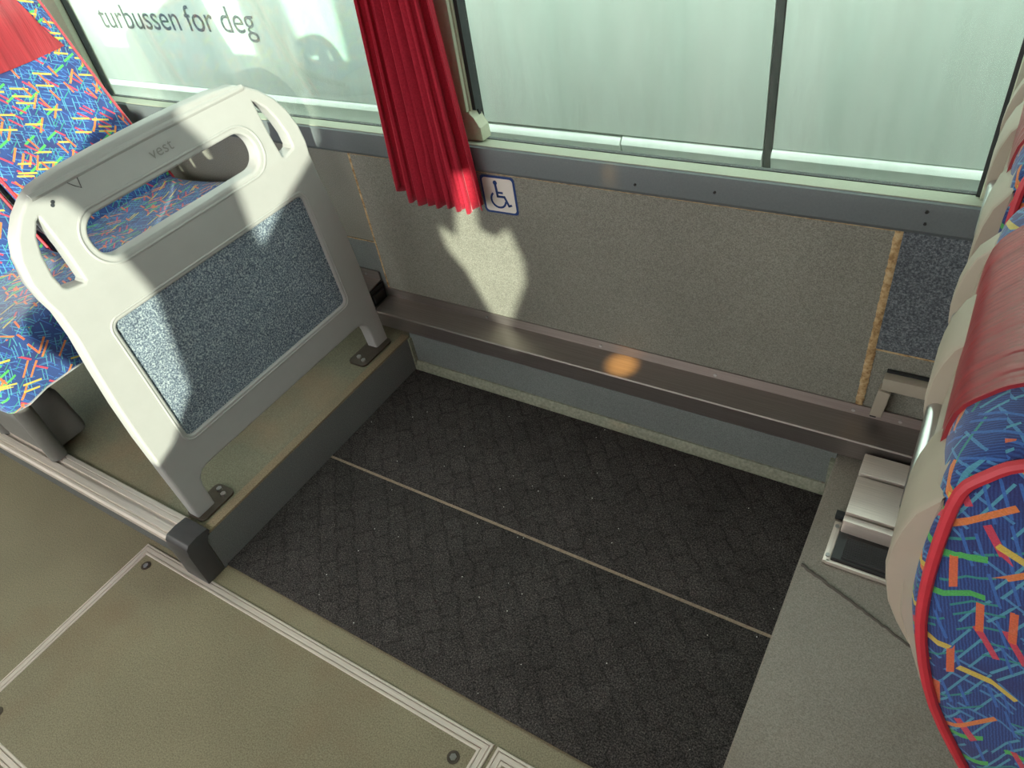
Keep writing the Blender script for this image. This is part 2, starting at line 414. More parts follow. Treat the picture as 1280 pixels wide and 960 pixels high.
# caulked joints of the panels (irregular beads)
def bead(p0, p1, r, seg=60, jit=0.0004):
    p0, p1 = Vector(p0), Vector(p1); path = []; rs = []
    for i in range(seg + 1):
        path.append(p0.lerp(p1, i / seg) + Vector((random.uniform(-jit, jit), 0, random.uniform(-jit, jit)))); rs.append(r * random.uniform(0.9, 1.1))
    bm = bmesh.new(); tube_bm(bm, path, rs, 6)
    for v in bm.verts: v.co.y = PY + (v.co.y - PY) * 0.35
    return from_bm('panel_joint', bm, 'caulk', ww)
bead((1.338, PY, 0.23), (1.338, PY, 0.70), 0.0085, 90)
bead((-0.081, PY, 0.45), (-0.081, PY, 0.70), 0.004)
bead((-0.081, PY, 0.24), (-0.081, PY, 0.45), 0.003)
bead((-0.081, PY - 0.001, 0.7), (1.335, PY - 0.001, 0.7), 0.0038, 120)
bead((-0.6, PY, 0.407), (-0.084, PY, 0.407), 0.002)
bead((1.345, PY, 0.409), (2.2, PY, 0.409), 0.0032)
# cove strip at the foot of the wall
struct(prism('baseboard_window_side', 'cove', [(0.004, 0.0), (-0.012, 0.0), (-0.010, 0.020), (-0.001, 0.036), (0.004, 0.036)], 0.036, 1.322, 'X'))
struct(box('trim_1', 'cove', 0.0341, 0.040, -0.010, 0.004, 0.0, 0.128))
struct(box('trim_2', 'cove', 1.312, 1.3228, -0.010, 0.004, 0.0, 0.128))
# sill moulding
sill_prof = [(0.10, 0.702), (0.076, 0.703), (0.070, 0.712), (0.072, 0.752), (0.078, 0.765), (0.085, 0.767), (0.150, 0.752), (0.150, 0.70)]
struct(prism('window_sill', 'sill', sill_prof, XL, XR, 'X'))
sl = bpy.data.objects['window_sill']
for x, z in ((0.80, 0.728), (1.375, 0.752), (1.377, 0.728), (0.98, 0.735)):
    prism('lit_sill_top', 'sill_lit', [(0.0845, 0.7672), (0.085, 0.7688), (0.087, 0.7690), (0.1495, 0.7550), (0.1495, 0.7525), (0.086, 0.7672)], XL, XR, 'X', sl) if x == 0.80 else None
    cyl('screw_hole', 'black', (x, 0.0705, z), 0.003, 0.004, 'Y', sl, 8)
WT = 1.85
def window(n, x0, x1):
    e = box('window_%d' % n, 'glass', x0, x1, 0.150, 0.154, 0.746, WT)
    struct(e)
    fr = 0.012
    for nm, a in (('seal', (x0, x1, 0.148, 0.160, 0.744, 0.757)), ('seal', (x0, x1, 0.140, 0.160, WT - fr, WT)),
                  ('seal', (x0, x0 + fr, 0.140, 0.160, 0.757, WT - fr)), ('seal', (x1 - fr, x1, 0.140, 0.160, 0.757, WT - fr))):
        o = box(nm, 'rubber', *a); o.parent = e
    return e
window(1, -1.26, 0.225)
window(2, 0.345, 1.455)
window(3, 1.60, XR)
window(4, XL, -1.40)
# pillars between the windows
def pillar(x0, x1, flare=True):
    o = struct(box('wall_pillar', 'pillar', x0, x1, 0.118, 0.17, 0.70, WT + 0.1, None, 0.006))
    if flare:
        prism('pillar_foot', 'pillar', [(x0, 0.766), (x1 + 0.026, 0.766), (x1 + 0.024, 0.800), (x1 + 0.006, 0.822), (x1 - 0.002, 0.838), (x0, 0.838)], 0.112, 0.15, 'Y', o, 0.003)
        box('pillar_cover', 'pillar', x0 + 0.07, x1 - 0.004, 0.106, 0.118, 0.838, WT, o, 0.004)
        box('pillar_gasket', 'rubber', x1 - 0.003, x1 + 0.010, 0.125, 0.15, 0.838, WT, o)
    return o
pillar(0.215, 0.350)
pillar(1.45, 1.61, False)
pillar(-1.41, -1.255, False)
# roof and the far side of the coach, which the daylight comes through
struct(box('wall_window_side_header', 'ceiling', XL, XR, 0.10, 0.17, WT, 2.1))
struct(box('ceiling', 'ceiling', XL, XR, YB - 0.1, 0.17, 2.05, 2.12))
struct(box('wall_far_side', 'oppwall', XL, XR, YB - 0.1, YB, -0.9, 0.76))
struct(box('wall_far_side_header', 'ceiling', XL, XR, YB - 0.1, YB, WT, 2.06))
for i, x in enumerate((XL, -1.9, -0.3, 3.4, XR - 0.12)):
    struct(box('wall_far_pillar', 'pillar', x, x + 0.12, YB - 0.1, YB, 0.70, WT))
struct(box('wall_rear', 'oppwall', XL - 0.06, XL, YB - 0.1, 0.17, -0.9, 2.12))
struct(box('wall_front', 'oppwall', XR, XR + 0.06, YB - 0.1, 0.17, -0.9, 2.12))
struct(box('ground', 'ground', -14, 14, -12, 6, -1.05, -0.98))

# ================================================================== FLOOR THINGS
def mitred_strip(name, p0, p1, inward, wdt, parent, mat):
    """flat aluminium edging with two shallow grooves, mitred ends; outer edge p0->p1"""
    p0, p1, nrm = Vector((*p0, 0)), Vector((*p1, 0)), Vector((*inward, 0)); d = (p1 - p0).normalized()
    prof = [(0, 0.0005), (0.0, 0.0030), (0.0015, 0.0042), (0.0058, 0.0042), (0.0064, 0.0012), (0.0078, 0.0012), (0.0084, 0.0042),
            (wdt - 0.0084, 0.0042), (wdt - 0.0078, 0.0012), (wdt - 0.0064, 0.0012), (wdt - 0.0058, 0.0042), (wdt - 0.0012, 0.0042), (wdt, 0.003), (wdt, 0.0005)]
    bm = bmesh.new(); A, B = [], []
    for o, h in prof:
        A.append(bm.verts.new(p0 + nrm * o + d * o + Vector((0, 0, h)))); B.append(bm.verts.new(p1 + nrm * o - d * o + Vector((0, 0, h))))
    k = len(prof)
    bm.faces.new(A); bm.faces.new(B[::-1])
    for i in range(k): bm.faces.new((A[i], A[(i + 1) % k], B[(i + 1) % k], B[i]))
    o = from_bm(name, bm, mat, parent, shift=P(parent)); 
    for p in o.data.polygons: p.use_smooth = False
    return o
def hatch(x0, x1, y0, y1, label, bolts):
    t = empty('floor_hatch', ((x0 + x1) / 2, (y0 + y1) / 2, 0), label, 'floor hatch', 'aluminium edged floor hatches')
    wd = 0.027
    box('cover', 'floor', x0 + wd, x1 - wd, y0 + wd, y1 - wd, 0.0005, 0.0028, t)
    mitred_strip('edge_strip', (x1, y1), (x0, y1), (0, -1), wd, t, 'alu')
    mitred_strip('edge_strip', (x0, y0), (x1, y0), (0, 1), wd, t, 'alu')
    mitred_strip('edge_strip', (x0, y1), (x0, y0), (1, 0), wd, t, 'aluy')
    mitred_strip('edge_strip', (x1, y0), (x1, y1), (-1, 0), wd, t, 'aluy')
    for bx, by in bolts:
        b = cyl('bolt_cup', 'darksteel', (bx, by, 0.0030), 0.0135, 0.0016, 'Z', t, 20)
        cyl('bolt_head', 'steel', (bx - t.location.x, by - t.location.y, 0.0042), 0.0075, 0.0026, 'Z', None, 6).parent = b
    return t
hatch(-0.235, 0.903, -1.447, -0.900, 'olive floor hatch with aluminium edging beside the black carpet', [(-0.177, -0.951), (0.842, -0.960), (-0.165, -1.385)])
hatch(0.911, 1.90, -1.447, -0.900, 'aluminium edged floor hatch whose mitred corner butts against the first hatch', [])
# two carpet mats
def mat_obj(y0, y1, label):
    o = box('carpet_mat', 'carpet', 0.0342, 1.3228, y0, y1, 0.0004, 0.007, None, 0.002)
    return prop(o, label, 'carpet', 'black wheelchair bay carpet mats')
mat_obj(-0.430, -0.0125, 'black woven carpet mat along the wall below the metal duct')
mat_obj(-0.846, -0.4375, 'black woven carpet mat next to the aluminium edged hatch')
struct(box('trim_3', 'seam', 0.0342, 1.3228, -0.4375, -0.430, 0.0004, 0.0062))

# aluminium seat rail along the aisle edge of the left step, with end cap
rail = empty('seat_rail', (-0.9, -0.86, STEP), 'ribbed aluminium seat rail on the aisle edge of the step', 'rail')
rp_prof = [(-0.905, 0.118), (-0.905, 0.134), (-0.900, 0.140), (-0.894, 0.1405), (-0.893, 0.1385), (-0.891, 0.1385), (-0.890, 0.1435), (-0.880, 0.1440), (-0.872, 0.1440), (-0.8715, 0.1375),
           (-0.8605, 0.1375), (-0.860, 0.1440), (-0.850, 0.1440), (-0.849, 0.1420), (-0.847, 0.1420), (-0.846, 0.1440), (-0.836, 0.1435), (-0.832, 0.1362), (-0.886, 0.1362), (-0.886, 0.118)]
o = prism('rail_profile', 'alu', rp_prof, -2.4, -0.045, 'X', rail)
for p in o.data.polygons: p.use_smooth = False
ec = prism('end_cap', 'cap', [(-0.912, 0.002), (-0.912, 0.120), (-0.908, 0.142), (-0.898, 0.152), (-0.870, 0.154), (-0.838, 0.150), (-0.834, 0.138), (-0.852, 0.128), (-0.861, 0.110), (-0.858, 0.060), (-0.856, 0.002)], -0.050, 0.036, 'X', rail, 0.004)

# ================================================================== DUCTS, HEATER, BRACKET
def duct(x0, x1, z0, zf, zb, label, screws, endcap=True):
    t = empty('heating_duct', ((x0 + x1) / 2, 0.05, z0), label, 'heating duct', 'brushed steel heating ducts along the wall')
    yf = 0.0
    th = 0.0015
    # folded sheet: front face, top face, back flange
    prof = [(yf, z0), (yf, zf - 0.003), (yf + 0.003, zf), (0.080, zb), (0.0805, zb + 0.029), (0.0845, zb + 0.029), (0.0845, zb - 0.002), (yf + 0.004, zf - 0.004), (yf + 0.002, z0)]
    o = prism('cover_sheet', 'duct', prof, x0, x1, 'X', t)
    smooth(o.data, 20)
    box('underside', 'duct', x0, x1, yf + 0.0021, 0.0845, z0, z0 + 0.002, t)
    if endcap:
        box('end_plate', 'rubber', x1, x1 + 0.004, yf + 0.002, 0.084, z0, zf, t)
    for x in screws:
        s = cyl('screw', 'steel', (x, 0.0795, zb + 0.012), 0.0042, 0.004, 'Y', t, 10)
    return t
duct(-0.088, 1.50, 0.1505, 0.203, 0.212, 'long brushed steel heating duct under the wheelchair sign panel', (0.30, 0.677, 1.0, 1.33, 1.43))
d2 = duct(-1.75, -0.105, 0.20, 0.258, 0.268, 'short raised steel heating duct end behind the grey partition', (-0.16, -0.6))
bk = d2
box('inner_pipe', 'black', -0.13, -0.09, 0.02, 0.07, 0.215, 0.245, d2, 0.004)
box('support_bracket', 'steel', -0.1052, -0.102, -0.001, 0.080, 0.150, 0.256, d2)
box('bracket_lip', 'steel', -0.105, -0.085, -0.003, 0.0, 0.150, 0.153, d2)

# fold bar on the wall at the right
hb = empty('wall_hinge_bar', (1.42, 0.07, 0.25), 'beige flat bar bracket screwed to the wall above the duct end', 'bracket')
box('bar', 'shell', 1.376, 1.75, 0.052, 0.076, 0.327, 0.360, hb, 0.002)
prism('upright', 'shell', [(1.366, 0.248), (1.391, 0.248), (1.397, 0.322), (1.372, 0.325)], 0.050, 0.078, 'Y', hb, 0.002)
box('mount', 'shell', 1.38, 1.74, 0.0755, 0.0835, 0.332, 0.355, hb)
box('pivot', 'black', 1.367, 1.380, 0.055, 0.08, 0.240, 0.249, hb)
box('dark_strip', 'rubber', 1.378, 1.75, 0.0745, 0.0838, 0.3605, 0.364, hb)  # thin dark strip along the top edge of the bar

# convector heater on the right platform
ht = empty('convector_heater', (1.45, -0.16, STEP), 'floor convector heater with brushed aluminium slats and black grille', 'heater')
box('housing', 'black', 1.380, 1.62, -0.293, -0.012, STEP + 0.0005, 0.154, ht, 0.003)
for y0, y1, z in ((-0.080, -0.018, 0.199), (-0.198, -0.090, 0.199), (-0.222, -0.206, 0.197)):
    o = box('slat', 'alu', 1.381, 1.62, y0, y1, 0.154, z - 0.004, ht, 0.002)
for i in range(13):
    y = -0.236 - i * 0.0042
    box('grille_bar', 'cap', 1.398, 1.60, y - 0.0012, y + 0.0012, 0.154, 0.160, ht)
for y0, y1 in ((-0.232, -0.205),):
    pass
box('front_lip', 'alu', 1.372, 1.555, -0.301, -0.294, STEP + 0.0008, 0.146, ht, 0.001)
br = box('side_bracket', 'aluy', 1.3655, 1.3795, -0.300, -0.190, STEP + 0.0008, 0.146, ht, 0.0015)
for y in (-0.285, -0.205): cyl('screw', 'steel', (1.3725, y, 0.1470), 0.0045, 0.004, 'Z', ht, 10)
box('clip', 'rubber', 1.362, 1.3795, -0.178, -0.162, STEP + 0.0008, 0.150, ht, 0.001)
box('corner_bracket', 'alu', 1.545, 1.60, -0.318, -0.302, STEP + 0.0008, 0.152, ht, 0.001)

# raised weld seam across the right platform
pts = []
for i in range(40):
    u = i / 39
    pts.append((1.331 + 0.30 * u, -0.322 - 0.125 * u + random.uniform(-0.0015, 0.0015), STEP + 0.0002))
o = tube('weld_seam', 'weld', pts, [0.0042 - 0.002 * i / 39 for i in range(40)], None, 6); o.parent = rp

# ================================================================== PARTITION
pt = empty('partition', (-0.05, -0.43, STEP), 'pale grey moulded partition with grab handles and blue felt inset', 'partition')
ZS = [0, .135, .3, .67, .78, .98, 1.2]; XS = [-.012, -.02, -.035, -.06, -.072, -.12, -.17]
def xfront(z):
    for i in range(len(ZS) - 1):
        if z <= ZS[i + 1] or i == len(ZS) - 2:
            return XS[i] + (XS[i + 1] - XS[i]) * (z - ZS[i]) / (ZS[i + 1] - ZS[i])
def bend(me, thick, front_off=0.0):
    """mesh lies in XY (x = across, y = height), Z = +front; move it onto the leaning partition plane (local to pt)"""
    bm = bmesh.new(); bm.from_mesh(me)
    for i in range(24):
        z = 0.16 + i * 0.035
        g = bm.verts[:] + bm.edges[:] + bm.faces[:]
        bmesh.ops.bisect_plane(bm, geom=g, plane_co=(0, z, 0), plane_no=(0, 1, 0))
    for v in bm.verts:
        a, h, f = v.co
        v.co = Vector((xfront(h) - thick / 2 + f + front_off, -0.43 + a, h)) - pt.location
    bm.to_mesh(me); bm.free(); smooth(me, 30); return me
half = [(0, 0.985), (0.10, 0.984), (0.20, 0.981), (0.262, 0.974), (0.288, 0.962), (0.318, 0.942), (0.347, 0.912), (0.366, 0.878), (0.377, 0.835), (0.376, 0.795), (0.370, 0.762),
        (0.371, 0.70), (0.379, 0.62), (0.386, 0.52), (0.389, 0.42), (0.388, 0.30), (0.386, 0.138), (0.343, 0.138), (0.341, 0.205), (0.334, 0.232), (0.318, 0.247), (0.295, 0.252), (0.1, 0.252)]
outer = half + [(-a, h) for a, h in half[::-1] if a > 1e-6] 
handle = rounded_rect(0, 0.843, 0.240, 0.052, 0.050, 8)
felt_out = rounded_rect(0, 0.511, 0.303, 0.177, 0.022, 5)
def loop_hole(s):
    L = [(0.286, 0.940), (0.303, 0.930), (0.322, 0.906), (0.336, 0.872), (0.344, 0.830), (0.342, 0.800), (0.334, 0.790), (0.297, 0.782), (0.287, 0.790), (0.284, 0.86)]
    return [(s * a, h) for a, h in L]
TH = 0.040
me = filled([outer, handle, felt_out, loop_hole(1), loop_hole(-1)], TH / 2 - 0.006, 0.006, 3)
bend(me, TH); link_mesh('frame', me, 'plastic', pt)
me = filled([rounded_rect(0, 0.511, 0.306, 0.180, 0.024, 5)], 0.008, 0.0)
bend(me, TH, 0.004); fp = link_mesh('felt_inset', me, 'felt', pt); fp['label'] = 'blue grey felt inset'
def rim(loop, r, off):
    pts = [Vector((xfront(h) + off, -0.43 + a, h)) for a, h in loop]
    return tube('handle_rim', 'plastic', pts, r, pt, 8, True)
rim(rounded_rect(0, 0.843, 0.252, 0.061, 0.058, 10), 0.004, -0.0015)
rim(rounded_rect(0, 0.511, 0.309, 0.183, 0.028, 6), 0.0035, -0.0015).name = 'inset_rim'
# ridge along the top bar and thicker outer stiles
pts = [Vector((xfront(h) - 0.004, -0.43 + a, h)) for a, h in [(-0.283 + 0.566 * i / 20, 0.966 + 0.003 * math.sin(math.pi * i / 20)) for i in range(21)]]
tube('top_ridge', 'plastic', pts, 0.0085, pt, 10)
me = text_mesh('vest', 0.036, 0.0, 0.0, 1.05)
n_x = Vector((1, 0, 0.24)).normalized(); up = Vector((-0.24, 0, 1)).normalized(); yy = Vector((0, 1, 0))
# text plane: text x -> +y, text y -> up, text z -> front
mw = Matrix((yy, up, n_x)).transposed().to_4x4(); mw.translation = Vector((xfront(0.935) + 0.0010, -0.418, 0.935)) - pt.location
letters('printed_letter', me, 'letter_grey', pt, mw)  # flat grey print on the top bar
# ink scratches on the frame
def scratch(pts2, r=0.0012):
    pts = [Vector((xfront(h) + 0.0008, -0.43 + a, h)) for a, h in pts2]
    tube('ink_mark', 'ink', pts, r, pt, 5)
scratch([(-0.205, 0.962), (-0.195, 0.950), (-0.186, 0.942), (-0.183, 0.955), (-0.181, 0.966)], 0.0007)
for a, h in ((-0.2555, 0.939), (-0.2515, 0.944)): cyl('ink_dot', 'ink', (xfront(h) + 0.0005, -0.43 + a, h), 0.004, 0.0015, 'X', pt, 10)
def base_plate(y0, y1, yb):
    pl = me = filled([rounded_rect(-0.035, (y0 + y1) / 2, 0.034, (y1 - y0) / 2, 0.014, 5)], 0.0025, 0.0008)
    me.transform(Matrix.Translation(Vector((0, 0, STEP + 0.0035)) - pt.location)); smooth(me)
    b = link_mesh('base_plate', me, 'darksteel', pt)
    for k, bx in enumerate((-0.045, -0.020)):
        c = cyl('bolt', 'steel', (bx, yb + (0.008 if k == 0 else 0), STEP + 0.0095), 0.0075, 0.006, 'Z', None, 6)
        c.data.transform(Matrix.Translation(-pt.location)); c.parent = b
base_plate(-0.825, -0.715, -0.738)
base_plate(-0.180, -0.040, -0.160)

# ================================================================== SEATS
rear = [(1.700, .330), (1.668, .400), (1.610, .500), (1.561, .585), (1.516, .6725), (1.488, .7586), (1.478, .8163), (1.4745, .8783), (1.4765, .9262), (1.490, .9495), (1.508, .9666)]
front = [(1.540, .976), (1.572, .970), (1.594, .950), (1.604, .915), (1.606, .860), (1.610, .810), (1.622, .745), (1.650, .660), (1.694, .560), (1.742, .460), (1.775, .390), (1.770, .345)]
SX = 1.70
prof = [(x - SX, z) for x, z in rear + front]
def hw(z):      # half width of the back at a height
    if z < 0.70: return 0.225
    t = min(1, (z - 0.70) / 0.31); return 0.225 - 0.040 * t ** 1.6
def inset(poly, d):
    """shrink polygon by moving points along averaged normals"""
    n = len(poly); out = []
    area = sum(poly[i][0] * poly[(i + 1) % n][1] - poly[(i + 1) % n][0] * poly[i][1] for i in range(n))
    s = 1 if area > 0 else -1
    for i in range(n):
        a, b = Vector(poly[i - 1]), Vector(poly[(i + 1) % n]); t = (b - a).normalized()
        nrm = Vector((-t.y, t.x)) * s
        out.append((poly[i][0] + nrm.x * d, poly[i][1] + nrm.y * d))
    return out
def box_uv(me, scale=1.0):
    uv = me.uv_layers.new(name='UVMap')
    for p in me.polygons:
        nx, ny, nz = (abs(c) for c in p.normal)
        for li in p.loop_indices:
            c = me.vertices[me.loops[li].vertex_index].co
            if ny > 0.75: q = (c.x + 3, c.z)
            elif nx > nz * 0.7: q = (c.y, c.z * 1.1)
            else: q = (c.y, c.x * 1.1 + 5)
            uv.data[li].uv = (q[0] * scale, q[1] * scale)
def loft(poly2, stations, widthfn):
    """poly2: closed profile in xz; stations: (fraction of half width, inset)"""
    bm = bmesh.new(); rings = []
    for fr, ins in stations:
        pl = inset(poly2, ins)
        rings.append([bm.verts.new((x, fr * widthfn(z), z)) for x, z in pl])
    n = len(poly2)
    for A, B in zip(rings[:-1], rings[1:]):
        for i in range(n): bm.faces.new((A[i], A[(i + 1) % n], B[(i + 1) % n], B[i]))
    bm.faces.new(rings[0]); bm.faces.new(rings[-1][::-1])
    bmesh.ops.recalc_face_normals(bm, faces=bm.faces[:])
    return bm
ST = [(-1, 0.022), (-0.985, 0.010), (-0.955, 0.003), (-0.9, 0.0), (-0.5, -0.004), (-0.45, 0.0), (-0.2, 0.004), (0.2, 0.004), (0.45, 0.0), (0.5, -0.004), (0.9, 0.0), (0.955, 0.003), (0.985, 0.010), (1, 0.022)]
fineprof = [tuple(p) for p in smooth_loop([Vector((x, z)) for x, z in prof], 3)]

def make_seat():
    root = empty('coach_seat', (0, 0, 0))
    # back cushion
    bm = loft(fineprof, ST, hw); me = bpy.data.meshes.new('back_cushion'); bm.to_mesh(me); bm.free(); box_uv(me); smooth(me, 40)
    back = link_mesh('back_cushion', me, 'fabric', root)
    for s in (-1, 1):
        pl = inset(fineprof, 0.010)
        tube('piping', 'piping', [(x, s * (hw(z) - 0.001), z) for x, z in pl], 0.0047, None, 8, True).parent = back
    edge = [(x, z) for x, z in inset(fineprof, 0.012)]
    k0 = max(range(len(edge)), key=lambda i: edge[i][1]); fr_ = [edge[i % len(edge)] for i in range(k0 - 4, k0 + 28)]
    tube('edge_trim', 'black', [(x - 0.012, hw(z) + 0.005, z) for x, z in fr_], 0.0055, None, 8).parent = back
    tube('edge_bead', 'white', [(x - 0.016, hw(z) + 0.0115, z) for x, z in fr_], 0.0022, None, 6).parent = back
    # red head cover over the top, bell shaped
    idx = [i for i, (x, z) in enumerate(fineprof)]
    topi = max(idx, key=lambda i: fineprof[i][1])
    path = []
    for i in range(topi - 12, topi + 16): path.append(i % len(fineprof))
    off = inset(fineprof, -0.006)
    bm = bmesh.new(); rows = []
    for k, i in enumerate(path):
        x, z = off[i]; u = k / (len(path) - 1)
        front_t = max(0, (u - 0.5) / 0.5)
        wd = min((0.125 + 0.065 * front_t ** 2.2), hw(z) - 0.020)
        bulge = 0.010 * math.sin(math.pi * min(1, max(0, (u - 0.35) / 0.65)))
        row = []
        for j in range(13):
            a = -1 + 2 * j / 12
            row.append(bm.verts.new((x + bulge * (1 - a * a) + 0.002 * math.sin(j * 2.3 + k * 0.3) * front_t, a * wd, z - 0.006 * (1 - a * a) * front_t)))
        rows.append(row)
    for A, B in zip(rows[:-1], rows[1:]):
        for j in range(12): bm.faces.new((A[j], A[j + 1], B[j + 1], B[j]))
    bmesh.ops.recalc_face_normals(bm, faces=bm.faces[:])
    bmesh.ops.solidify(bm, geom=bm.faces[:], thickness=0.005)
    hc = from_bm('head_cover', bm, 'leather', root); hc['label'] = 'red leatherette head cover'
    # rear shell
    shell = [(x - SX, z) for x, z in rear[1:-1]]
    def thick(z): return 0.011 * min(1, max(0.02, (0.93 - z) / 0.10)) * min(1, max(0.05, (z - 0.62) / 0.10))
    outer = [(x - thick(z), z) for x, z in shell]
    inner = [(x + 0.004, z) for x, z in shell]
    poly = inner + outer[::-1]
    bm = loft(poly, [(-1.0, 0.003), (-0.985, 0.001), (-0.95, 0.0), (0.95, 0.0), (0.985, 0.001), (1.0, 0.003)], lambda z: hw(z) - 0.020)
    sh = from_bm('back_shell', bm, 'shell', root)
    # steel grab bar held by two moulded bosses
    tube('grab_bar', 'steel', [(-0.236, -0.13 + 0.32 * i / 8, 0.812) for i in range(9)], 0.009, root, 12)
    def rear_x(z):
        for (x0, z0), (x1, z1) in zip(rear[:-1], rear[1:]):
            if z0 <= z <= z1: return x0 + (x1 - x0) * (z - z0) / (z1 - z0) - SX
    for y0, y1, dep, za, zb in ((-0.198, -0.105, 0.024, 0.69, 0.91), (0.005, 0.090, 0.028, 0.72, 0.91), (0.165, 0.195, 0.028, 0.72, 0.91)):
        n = 9; bp = []
        for k in range(n + 1):
            z = za + (zb - za) * k / n
            bp.append((rear_x(z) - dep * math.sin(math.pi * k / n) ** 0.6 + 0.001, z))
        poly = bp + [(rear_x(zb + (za - zb) * k / 6) + 0.004, zb + (za - zb) * k / 6) for k in range(7)]
        c, h = (y0 + y1) / 2, (y1 - y0) / 2
        bm = loft(poly, [(-1, 0.0022), (-0.96, 0.0008), (-0.9, 0), (0.9, 0), (0.96, 0.0008), (1, 0.0022)], lambda z: h)
        for v in bm.verts: v.co.y += c
        from_bm('bar_boss', bm, 'shell', root)
    # seat cushion
    cp = [(0.02, .275), (0.02, .40), (0.06, .425), (0.16, .420), (0.30, .430), (0.42, .445), (0.475, .430), (0.495, .390), (0.492, .320), (0.472, .255), (0.30, .250)]
    cpf = [tuple(p) for p in smooth_loop([Vector(p) for p in cp], 3)]
    bm = loft(cpf, [(-1, 0.02), (-0.98, 0.008), (-0.94, 0.0), (-0.75, -0.006), (-0.5, 0.004), (0.5, 0.004), (0.75, -0.006), (0.94, 0.0), (0.98, 0.008), (1, 0.02)], lambda z: 0.226)
    me = bpy.data.meshes.new('seat_cushion'); bm.to_mesh(me); bm.free(); box_uv(me); smooth(me, 40)
    link_mesh('seat_cushion', me, 'fabric', root)
    # frame below the cushion
    box('seat_pan', 'greyplastic', 0.03, 0.40, -0.205, 0.205, 0.225, 0.250, root, 0.006)
    box('back_bracket', 'darksteel', -0.06, 0.05, -0.20, 0.20, 0.245, 0.40, root, 0.006)
    return root
def add_legs(root, y_leg, with_pod):
    tube('leg', 'greyplastic', [(0.375, y_leg, 0.011), (0.375, y_leg, 0.10), (0.375, y_leg, 0.250)], 0.024, None, 14).parent = root
    tube('leg', 'greyplastic', [(0.09, y_leg, 0.0), (0.09, y_leg, 0.250)], 0.024, None, 14).parent = root
    if with_pod:
        bm = box_bm(0.10, 0.34, y_leg - 0.015, y_leg + 0.12, 0.010, 0.16, 0.03, 4)
        for v in bm.verts:
            v.co.x += (v.co.z - 0.08) * -0.35
        from_bm('pedestal_cover', bm, 'greyplastic').parent = root
def copy_tree(o, parent=None):
    c = o.copy(); COL.objects.link(c)
    if parent is not None: c.parent = parent
    for ch in list(o.children): copy_tree(ch, c)
    return c
proto = make_seat()
GR = 'blue confetti coach seats'
seats = []
for k, (x, y, ry, lab) in enumerate((
        (SX - 0.004, -0.675, 0, 'blue confetti patterned coach seat beside the aisle, on the platform with the black grille heater'),
        (SX - 0.004, -0.195, 0, 'blue confetti patterned coach seat at the window, on the platform with the black grille heater'),
        (-0.985, -0.680, 0, 'blue confetti patterned aisle seat facing the grey partition'),
        (-0.985, -0.200, 0, 'blue confetti patterned window seat facing the grey partition'))):
    s = proto if k == 0 else copy_tree(proto)
    s.location = (x, y, STEP); prop(s, lab, 'seat', GR); seats.append(s)
# the left pair is set further back: recline its backs about the hinge
for s in seats[2:]:
    for ch in s.children:
        if ch.name.split('.')[0] in ('back_cushion', 'head_cover', 'back_shell', 'grab_bar', 'bar_boss'):
            ch.matrix_local = Matrix.Translation((0, 0, .36)) @ Matrix(((1, 0, -0.20, 0), (0, 1, 0, 0), (0, 0, 1.08, 0), (0, 0, 0, 1))) @ Matrix.Translation((0, 0, -.36))
add_legs(seats[0], -0.18, False); add_legs(seats[1], 0.16, False)
add_legs(seats[2], -0.172, True); add_legs(seats[3], 0.16, False)
# black fold-down armrest between the left seats
def armrest(s):
    bm = bmesh.new(); tube_bm(bm, [(-0.03, 0.232, 0.53), (0.05, 0.232, 0.50), (0.16, 0.232, 0.475), (0.26, 0.232, 0.462)], [0.009, 0.012, 0.012, 0.010], 10)
    from_bm('armrest', bm, 'black').parent = s
armrest(seats[2])

# ================================================================== CURTAIN
def curtain_mesh(x0t, x1t, x0b, x1b, zt, zb, y0, folds, amp, parent_loc, seed=1, lobe=0.006):
    rnd = random.Random(seed); ph = [rnd.uniform(-0.5, 0.5) for _ in range(folds + 2)]; am = [rnd.uniform(0.7, 1.25) for _ in range(folds + 2)]
    bm = bmesh.new(); NU, NV = folds * 14, 40; rows = []
    for j in range(NV + 1):
        v = j / NV; row = []
        for i in range(NU + 1):
            u = i / NU
            xa = x0t + (x1t - x0t) * u; xb = x0b + (x1b - x0b) * u
            ft = u * folds; k = int(min(ft, folds - 1e-6))
            local = ft - k
            spread = 0.75 + 0.35 * v
            s = math.sin(2 * math.pi * ft + ph[k] * math.sin(math.pi * local) + 0.5 * math.sin(2.1 * v + k))
            y = y0 - am[k] * amp * spread * s * (0.6 + 0.4 * math.sin(math.pi * local))
            x = xa + (xb - xa) * v ** 1.2 + 0.35 * amp * math.sin(4 * math.pi * ft + 0.7) * v
            zbot = zb - lobe * (0.5 + 0.5 * s) * am[k] + (0.05 if k == 0 else 0) * (1 - min(1, local * 1.2))
            z = zt + (zbot - zt) * v
            row.append(bm.verts.new(Vector((x, y, z)) - parent_loc))
        rows.append(row)
    for A, B in zip(rows[:-1], rows[1:]):
        for i in range(NU): bm.faces.new((A[i], A[i + 1], B[i + 1], B[i]))
    bmesh.ops.recalc_face_normals(bm, faces=bm.faces[:])
    return bm
ct = empty('window_curtain', (0.26, 0.03, 0.60), 'red velour curtain gathered against the pillar between the windows', 'curtain')
bm = curtain_mesh(0.192, 0.318, 0.142, 0.392, WT - 0.03, 0.626, 0.030, 8, 0.021, ct.location, 3)
o = from_bm('cloth', bm, 'curtain', ct)
md = o.modifiers.new('thickness', 'SOLIDIFY'); md.thickness = 0.0025
tube('curtain_rail', 'alu', [(-0.3, 0.055, WT - 0.02), (0.9, 0.055, WT - 0.02)], 0.008, ct, 8)

